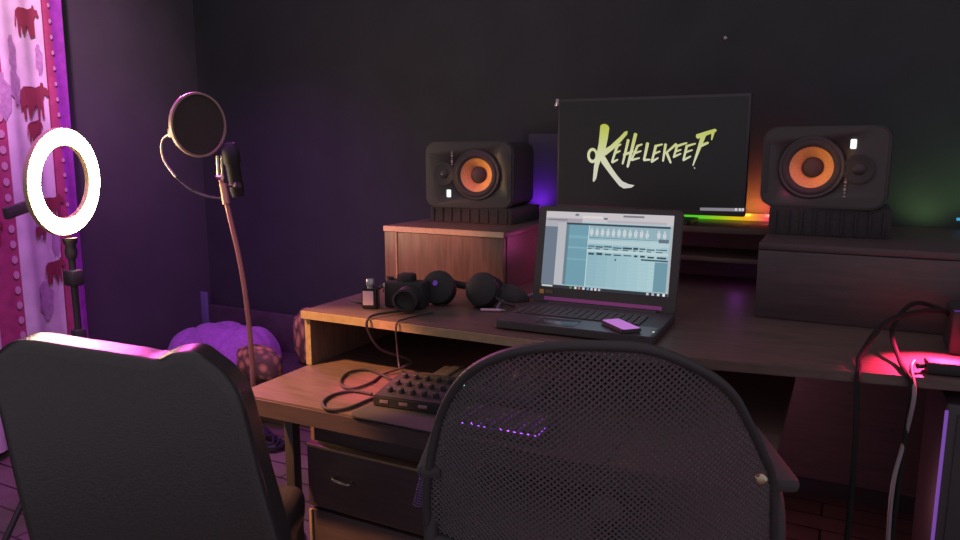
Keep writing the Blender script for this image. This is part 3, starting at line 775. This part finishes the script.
for k in range(3):
    a = 2 * PI * k / 3 + .4
    MB().tube([(.012 * math.cos(a), .012 * math.sin(a), .5), (.30 * math.cos(a), .30 * math.sin(a), .012)], .009, 10).build('leg', BLKM, rl)
a1, a2 = at(31, 205, tr - .02), at(5, 214, tr - .12)
hold = MB().tube([at(34, 206, tr), a1], .006, 8, M=T(-rc_.x, -rc_.y, 0))
dv = (a2 - a1).normalized(); upv = cU - dv * cU.dot(dv); upv.normalize()
mid = (a1 + a2) / 2
hold.box((0, 0, 0), ((a2 - a1).length, .034, .016), .004, M=T(-rc_.x, -rc_.y, 0) @ frame_from(mid, dv, upv, dv.cross(upv)))
hold.build('remote_holder', RUB, rl)

# ================================================================== LOW BED AND BUNDLES IN THE CORNER
bd = thing('low_bench', 'low dark bench with high back in the room corner', 'bench', (-2.2, 2.44, 0))
M = T(2.2, -2.44, 0)
DARKW = mat('dark_bench_wood', (.07, .048, .06), .6, nz=.2, nscale=20)
MB().box((-2.21, 2.44, .20), (1.40, .38, .05), .006, M=M).build('seat_board', DARKW, bd)
hz_ = on_y(200, 304, 2.60)
MB().box(((hz_.x - 1.5) / 2, 2.62, hz_.z / 2), (-1.5 - hz_.x, .03, hz_.z), .006, M=M).build('back_board', DARKW, bd)
for x in (-2.86, -1.56):
    for y in (2.29, 2.58): MB().box((x, y, .0875), (.05, .05, .175), .004, M=M).build('leg', DARKW, bd)
MB().box((hz_.x + .03, 2.598, .36), (.06, .012, hz_.z * 2 - .74 if False else .24), .003, M=M).build('violet_lit_end', mat('violet_lit_wood', (.16, .13, .28), .6), bd)  # violet light on the bench's left edge, painted as a strip
# purple blanket bundle
def bundle(u, v):
    a = PI * (v * 1.0)                               # across the roll, 0..pi
    x = -1 + 2 * u
    e = max(0, 1 - abs(x) ** 3.2) ** .45
    e = max(e, .02)
    fold = .012 * math.sin(14 * u + 3 * v) + .022 * abs(math.sin(9 * u + 5 * v + 2 * math.sin(4 * v))) - .030 * math.exp(-((u - .62 - .16 * v) / .022) ** 2) - .026 * math.exp(-((u - .30 + .14 * v) / .02) ** 2) + .035 * noise.noise(Vector((u * 4, v * 5, 1.7))) - .035 * math.exp(-((v - .52 - .05 * math.sin(u * 4)) / .035) ** 2)
    r = 1 + fold * 6 * .5
    return Vector((.29 * x * (1 - .04 * math.sin(a)), -.17 * math.cos(a) * e * r, .001 + .172 * math.sin(a) * e * r * (.85 + .2 * u)))
bu = MB().grid(bundle, 48, 36).build('blanket', PURPLE, None, 80)
bu.location = (-2.57, 2.38, .227); bu.rotation_euler = (0, 0, math.radians(6))
tag(bu, 'rumpled purple blanket heaped on the low bench behind the chair', 'blanket')
def pil(u, v):
    a = 2 * PI * u; w = math.sin(PI * v)
    s = abs(math.cos(a)) ** .6 * (1 if math.cos(a) > 0 else -1), abs(math.sin(a)) ** .6 * (1 if math.sin(a) > 0 else -1)
    return Vector((.13 * s[0] * w ** .6, .085 * -math.cos(PI * v), .09 + .085 * s[1] * w ** .6 + .008 * math.sin(5 * a)))
PAT = bpy.data.materials.new('brown_patterned_cloth'); PAT.use_nodes = True
nt = PAT.node_tree; b = nt.nodes['Principled BSDF']; b.inputs['Roughness'].default_value = .85
tc = nt.nodes.new('ShaderNodeTexCoord'); vo = nt.nodes.new('ShaderNodeTexVoronoi'); vo.inputs['Scale'].default_value = 22
r = nt.nodes.new('ShaderNodeValToRGB'); r.color_ramp.elements[0].color = (.72, .33, .17, 1); r.color_ramp.elements[0].position = .2
r.color_ramp.elements[1].color = (.14, .075, .06, 1); r.color_ramp.elements[1].position = .6
nt.links.new(tc.outputs['Object'], vo.inputs['Vector']); nt.links.new(vo.outputs['Distance'], r.inputs['Fac']); nt.links.new(r.outputs['Color'], b.inputs['Base Color'])
for nm, lab, loc, sc, rz in (('cushion', 'orange brown patterned cushion at the end of the purple blanket', (-2.19, 2.22, .228), (1.05, .7, .82), -.25), ('cushion', 'small brown patterned cushion behind, next to the desk side', (-2.16, 2.50, .228), (.50, .6, 1.45), .2)):
    o = MB().grid(pil, 36, 18, True).build(nm, PAT, None, 80)
    o.location = loc; o.scale = sc; o.rotation_euler = (0, 0, rz)
    tag(o, lab, 'cushion')
sb_ = on_y(289, 345, 2.1)
st_ = thing('spray_bottle', 'tall black bottle standing between the cushions and the desk', 'bottle', (-1.93, 2.34, .2255))
MB().lathe([(0, 0), (.05, 0), (.054, .01), (.054, .14), (.04, .18), (.022, .20), (.022, .215), (0, .215)], None, 28).build('body', mat('black_gloss', (.02, .02, .022), .15), st_)
MB().lathe([(0, .215), (.026, .215), (.026, .25), (.016, .262), (.016, .285), (0, .285)], None, 24).build('cap', RUB, st_)
MB().tube([(-.055, -.01, .07), (-.03, -.048, .055), (.02, -.054, .07), (.05, -.03, .10)], .005, 8, smooth=5).build('silver_band', STEEL, st_)
# cable coil on the floor
cc = []
for k in range(70):
    a = k * .42; rr = .10 + .02 * math.sin(k * .9)
    cc.append(Vector((-2.13 + rr * 1.5 * math.cos(a), 2.08 + rr * .6 * math.sin(a), .012 + .010 * (k // 15) + .004 * math.sin(k * 1.7))))
tag(MB().tube(cc, .007, 8).build('cable_coil', mat('glossy_black_cable', (.04, .035, .06), .2)), 'coil of shiny black cable on the floor below the bench', 'cable')

# ================================================================== LEFT CHAIR (padded, seen from behind)
tch = 1.22
q0 = at(130, 440, tch)
CRZ = math.radians(28)
xa = Vector((math.cos(CRZ), math.sin(CRZ), 0)); lean = math.radians(-1)
ya = Vector((-math.sin(CRZ), math.cos(CRZ), 0))
upa = (Vector((0, 0, 1)) * math.cos(lean) - ya * math.sin(lean)).normalized()
na = xa.cross(upa)                                   # out of the back, towards the viewer
def cp(px, py):
    p = on_plane(px, py, q0, na) - q0
    return (p.dot(xa), p.dot(upa))
outl = [cp(*p) for p in ((-14, 366), (-6, 352), (16, 342), (70, 349), (125, 357), (152, 361), (168, 355), (190, 354), (206, 364), (226, 380), (239, 400), (250, 438), (262, 485), (275, 530), (282, 560), (278, 600), (42, 600), (30, 560), (12, 490), (-4, 420), (-14, 384))]
chv = thing('office_chair', 'padded black leather office chair seen from behind, left foreground', 'chair', (q0.x, q0.y, 0), CRZ)
ci = chv.matrix_basis.inverted() if False else (T(q0.x, q0.y, 0) @ RZ(CRZ)).inverted()
Mb = ci @ frame_from(q0, xa, upa, na)
outl = [(p.x, p.y) for p in spline([Vector((x, y, 0)) for x, y in outl], 4, True)]
bk = MB().prism([Vector(p) for p in outl], -.085, .0, Mb)
bo_ = bk.build('backrest', LEATH, chv, 60)
bv = bo_.modifiers.new('round', 'BEVEL'); bv.width = .020; bv.segments = 4; bv.limit_method = 'ANGLE'; bv.angle_limit = math.radians(50)
sz = .385
MB().box((-.05, .29, sz - .05), (.44, .48, .10), .035, seg=4).build('seat', LEATH, chv)
MB().tube([(0, .26, .40), (0, .26, .12)], .028, 20).build('gas_lift', BLKM, chv)
def star(t, cx_, cy_):
    for k in range(5):
        a = 2 * PI * k / 5 + .3
        e = (cx_ + .29 * math.cos(a), cy_ + .29 * math.sin(a), .07)
        lg_ = MB().tube([(cx_, cy_, .13), e], [.024, .014], 10).build('base_leg', BLKM, t)
        MB().tube([(e[0] - .012, e[1] - .016, .03), (e[0] + .012, e[1] + .016, .03)], .029, 16).tube([(e[0], e[1], .04), (e[0], e[1], .075)], .008, 8).build('caster', RUB, lg_)
star(chv, 0, .26)

# ================================================================== MESH CHAIR (centre foreground)
tm = 1.06
mb0 = at(612, 440, tm)
MRZ = math.radians(22)
mch = thing('mesh_office_chair', 'black mesh-backed office chair in the centre foreground before the laptop', 'chair', (mb0.x, mb0.y, 0), MRZ)
xa = Vector((math.cos(MRZ), math.sin(MRZ), 0)); ya = Vector((-math.sin(MRZ), math.cos(MRZ), 0)); lean = math.radians(9)
upa = (Vector((0, 0, 1)) * math.cos(lean) - ya * math.sin(lean)).normalized(); na = xa.cross(upa)
ci = (T(mb0.x, mb0.y, 0) @ RZ(MRZ)).inverted()
Mb = ci @ frame_from(mb0, xa, upa, na)
def mp2(px, py):
    p = on_plane(px, py, mb0, na) - mb0
    return Vector((p.dot(xa), p.dot(upa)))
dome = [mp2(*p) for p in ((424, 600), (418, 540), (421, 498), (430, 455), (447, 415), (472, 384), (510, 361), (556, 349), (605, 346), (652, 351), (700, 374), (736, 404), (758, 442), (776, 480), (790, 520), (792, 600))]
dome3 = spline([Vector((p.x, p.y, 0)) for p in dome], 6)
def curve_z(x): return -.085 + .09 * (min(1, abs(x) / .27)) ** 2 * -1 + .085        # edges wrap forward
def inside(x, y):
    c_ = False; n = len(dome3)
    for i in range(n):
        a_, b_ = dome3[i], dome3[(i + 1) % n]
        if (a_.y > y) != (b_.y > y) and x < (b_.x - a_.x) * (y - a_.y) / (b_.y - a_.y) + a_.x: c_ = not c_
    return c_
ys = [p.y for p in dome3]; xs = [p.x for p in dome3]
st_p = .0105
net = MB(); vv = {}
def nv(i, j):
    if (i, j) not in vv:
        x, y = min(xs) + i * st_p / 2, min(ys) + j * st_p / 2
        vv[(i, j)] = net.bm.verts.new(Mb @ Vector((x, y, curve_z(x))))
    return vv[(i, j)]
ni, nj = int((max(xs) - min(xs)) / (st_p / 2)) + 1, int((max(ys) - min(ys)) / (st_p / 2)) + 1
for i in range(1, ni):
    for j in range(1, nj):
        if (i + j) % 2 == 0: continue
        x, y = min(xs) + i * st_p / 2, min(ys) + j * st_p / 2
        if inside(x, y): net.bm.faces.new((nv(i - 1, j), nv(i, j - 1), nv(i + 1, j), nv(i, j + 1)))
MESHM = mat('black_chair_net', (.10, .085, .095), .6)
no = net.build('mesh_back', MESHM, mch)
wf = no.modifiers.new('net', 'WIREFRAME'); wf.thickness = .0056; wf.use_even_offset = False; wf.use_replace = True; wf.use_boundary = True
FRM = mat('black_chair_frame', (.038, .033, .037), .55)
MB().tube([Mb @ Vector((p.x, p.y, curve_z(p.x))) for p in dome3], .008, 10).build('back_frame', FRM, mch)
MB().tube([Mb @ Vector((x, dome[0].y + .05, curve_z(x))) for x in [dome[0].x + (dome[-1].x - dome[0].x) * k / 16 for k in range(17)]], .014, 10).build('lower_rail', FRM, mch)
MB().tube([Mb @ Vector((0, -.14, -.03)), Mb @ Vector((0, -.2, -.04)), Mb @ Vector((0, -.28, .04)), (0, .10, .45)], .024, 12, smooth=6).build('spine', FRM, mch)
MB().box((0, .32, .45), (.50, .48, .08), .03, seg=4).build('seat', mat('black_seat_fabric', (.045, .038, .042), .9), mch)
for s in (-1, 1):
    ar = MB().tube([(s * .24, .12, .42), (s * .285, .12, .46), (s * .29, .14, .60), (s * .29, .2, .655)], .014, 10, smooth=5).build('armrest', FRM, mch)
    MB().box((s * .29, .22, .668), (.044, .24, .026), .011).build('arm_pad', RUB, ar)
bl = at(762, 476, tm)
MB().lathe([(0, -.004), (.008, -.004), (.009, .003), (.006, .007), (0, .008)], ci @ T(bl) @ RX(PI / 2) @ T(0, 0, .01), 16).build('frame_bolt', CHROME, mch)
MB().tube([(0, .30, .41), (0, .30, .12)], .028, 20).build('gas_lift', BLKM, mch)
star(mch, 0, .30)
# coiled cable hanging from the lower tier
hx = []
tp = on_y(430, 455, LY - .03); bt2 = on_y(419, 505, LY - .03)
for k in range(220):
    a = k * .55; f = k / 219
    p = tp.lerp(bt2, f)
    hx.append(Vector((p.x + .011 * math.cos(a), LY - .03 + .011 * math.sin(a), p.z)))
hx = [Vector((tp.x + .01, LY + .06, ZL + .006)), Vector((tp.x + .012, LY + .01, ZL + .006)), Vector((tp.x + .012, LY - .022, ZL - .004))] + hx
tag(MB().tube(hx, .0032, 6).build('coiled_cable', mat('glossy_violet_black_cable', (.10, .05, .16), .2)), 'coiled black cable hanging off the front of the lower tier', 'cable')

# ================================================================== LIGHT
w = bpy.data.worlds.new('room_dusk'); S.world = w; w.use_nodes = True
bg = w.node_tree.nodes['Background']; bg.inputs[0].default_value = (1.0, .91, 1.02, 1); bg.inputs[1].default_value = .37
def light(name, kind, loc, col, power, size=.1, target=None, spot=None, blend=.6):
    l = bpy.data.lights.new(name, kind); l.color = col; l.energy = power
    if kind == 'AREA': l.shape = 'DISK'; l.size = size
    elif kind in ('POINT', 'SPOT'): l.shadow_soft_size = size
    if spot: l.spot_size = spot; l.spot_blend = blend
    o = bpy.data.objects.new(name, l); COL.objects.link(o); o.location = loc
    if target is not None: o.rotation_euler = (Vector(target) - Vector(loc)).to_track_quat('-Z', 'Y').to_euler()
    return o
light('curtain_led_lamp', 'SPOT', (-1.9, 1.0, 2.35), (1, .50, .92), 125, .08, (-2.9, 1.72, 1.75), math.radians(48), 1.0)
light('violet_led_lamp', 'SPOT', (-1.7, 1.3, 2.5), (.66, .05, 1), 100, .08, (-2.45, 2.1, .2), math.radians(72), .8)
light('warm_tray_lamp', 'SPOT', (-1.75, .75, 1.75), (1, .46, .17), 240, .03, (-1.17, 1.40, .6), math.radians(24), .5)
light('pink_tray_lamp', 'SPOT', (-1.3, .8, 1.9), (1, .08, .28), 190, .02, (-1.03, 1.47, .6), math.radians(11), .7)
light('cabinet_warm_fill', 'SPOT', (-1.8, .9, 1.5), (1, .27, .20), 62, .04, (-1.22, 2.0, .84), math.radians(20), .5)  # added warm fill, helps the ring light on the cabinet front
light('amber_cone_fill', 'SPOT', (-2.1, 1.45, .88), (1, .45, .10), 34, .02, (-1.13, 2.2, 1.115), math.radians(5.6), .5)  # added narrow spot to light the left cone amber
light('pink_cone_fill', 'SPOT', (-.75, 1.3, 2.0), (1, .05, .42), 26, .02, (-1.13, 2.2, 1.115), math.radians(6), .6)  # added narrow spot for the pink on the left cone
light('amber_cone_fill', 'SPOT', (-1.0, 1.35, 1.17), (1, .40, .12), 26, .02, (-.095, 2.2, 1.155), math.radians(6), .5)  # added amber spot for the right cone
light('pink_cone_fill', 'SPOT', (.35, 1.3, 2.0), (1, .07, .28), 26, .02, (-.095, 2.2, 1.155), math.radians(6), .6)  # added pink spot for the right cone
light('chair_glint_light', 'AREA', (-2.86, 2.25, 1.86), (1, .12, .62), 2.6, .16, (-.8, .95, .88))  # unseen light added for the pink highlight on the chair top
bpy.data.lights['chair_glint_light'].spread = math.radians(50)
light('red_desk_lamp', 'SPOT', (.205, 1.785, ZT + .15), (1, .03, .13), 58, .012, (.21, 1.69, ZT), math.radians(92), .7)
light('magenta_niche_lamp', 'POINT', (-.80, 2.25, .885), (1, .10, .50), .45, .03)
light('violet_niche_fill', 'POINT', (-.30, 2.42, .83), (.6, .08, .9), .035, .02)  # added small light for the violet wedge in the niche
light('under_desk_fill', 'POINT', (-.22, 1.98, .34), (1, .30, .45), 1.5, .06)  # added fill light under the right desk, apart from the tower
light('tier_gap_fill', 'POINT', (-.75, 1.75, .69), (1, .5, .45), .12, .04)  # added weak fill between the two tiers
for x, tx, c_, p_w in ((-1.07, -1.06, (.28, .03, 1), 2.6), (.22, .22, (.50, 1, .30), 1.2), (.42, .42, (.30, 1, .25), 1.8)):
    light('led_glow', 'SPOT', (x, WY - .11, ZH + .03), c_, p_w * .4, .02, (tx, WY, ZH + .12), math.radians(125), .8)

for x, c_, p_w in ((-.30, (1, .30, .03), 1.6), (-.23, (1, .10, .06), 2.4), (-.175, (1, .03, .22), 1.6)):
    light('led_glow', 'SPOT', (x, WY - .065, ZH + .028), c_, p_w, .012, (x, WY, ZH + .06), math.radians(130), .8)

# ================================================================== CAMERA
cd = bpy.data.cameras.new('camera'); cd.sensor_width = 36; cd.lens = 36 * F / 960; cd.clip_start = .02
cam = bpy.data.objects.new('camera', cd); COL.objects.link(cam)
cam.matrix_world = frame_from(EYE, cR, cU, -cF)
S.camera = cam
S.view_settings.view_transform = 'Standard'; S.view_settings.look = 'None'
S.view_settings.exposure = 0; S.view_settings.gamma = 1; S.view_settings.use_curve_mapping = False
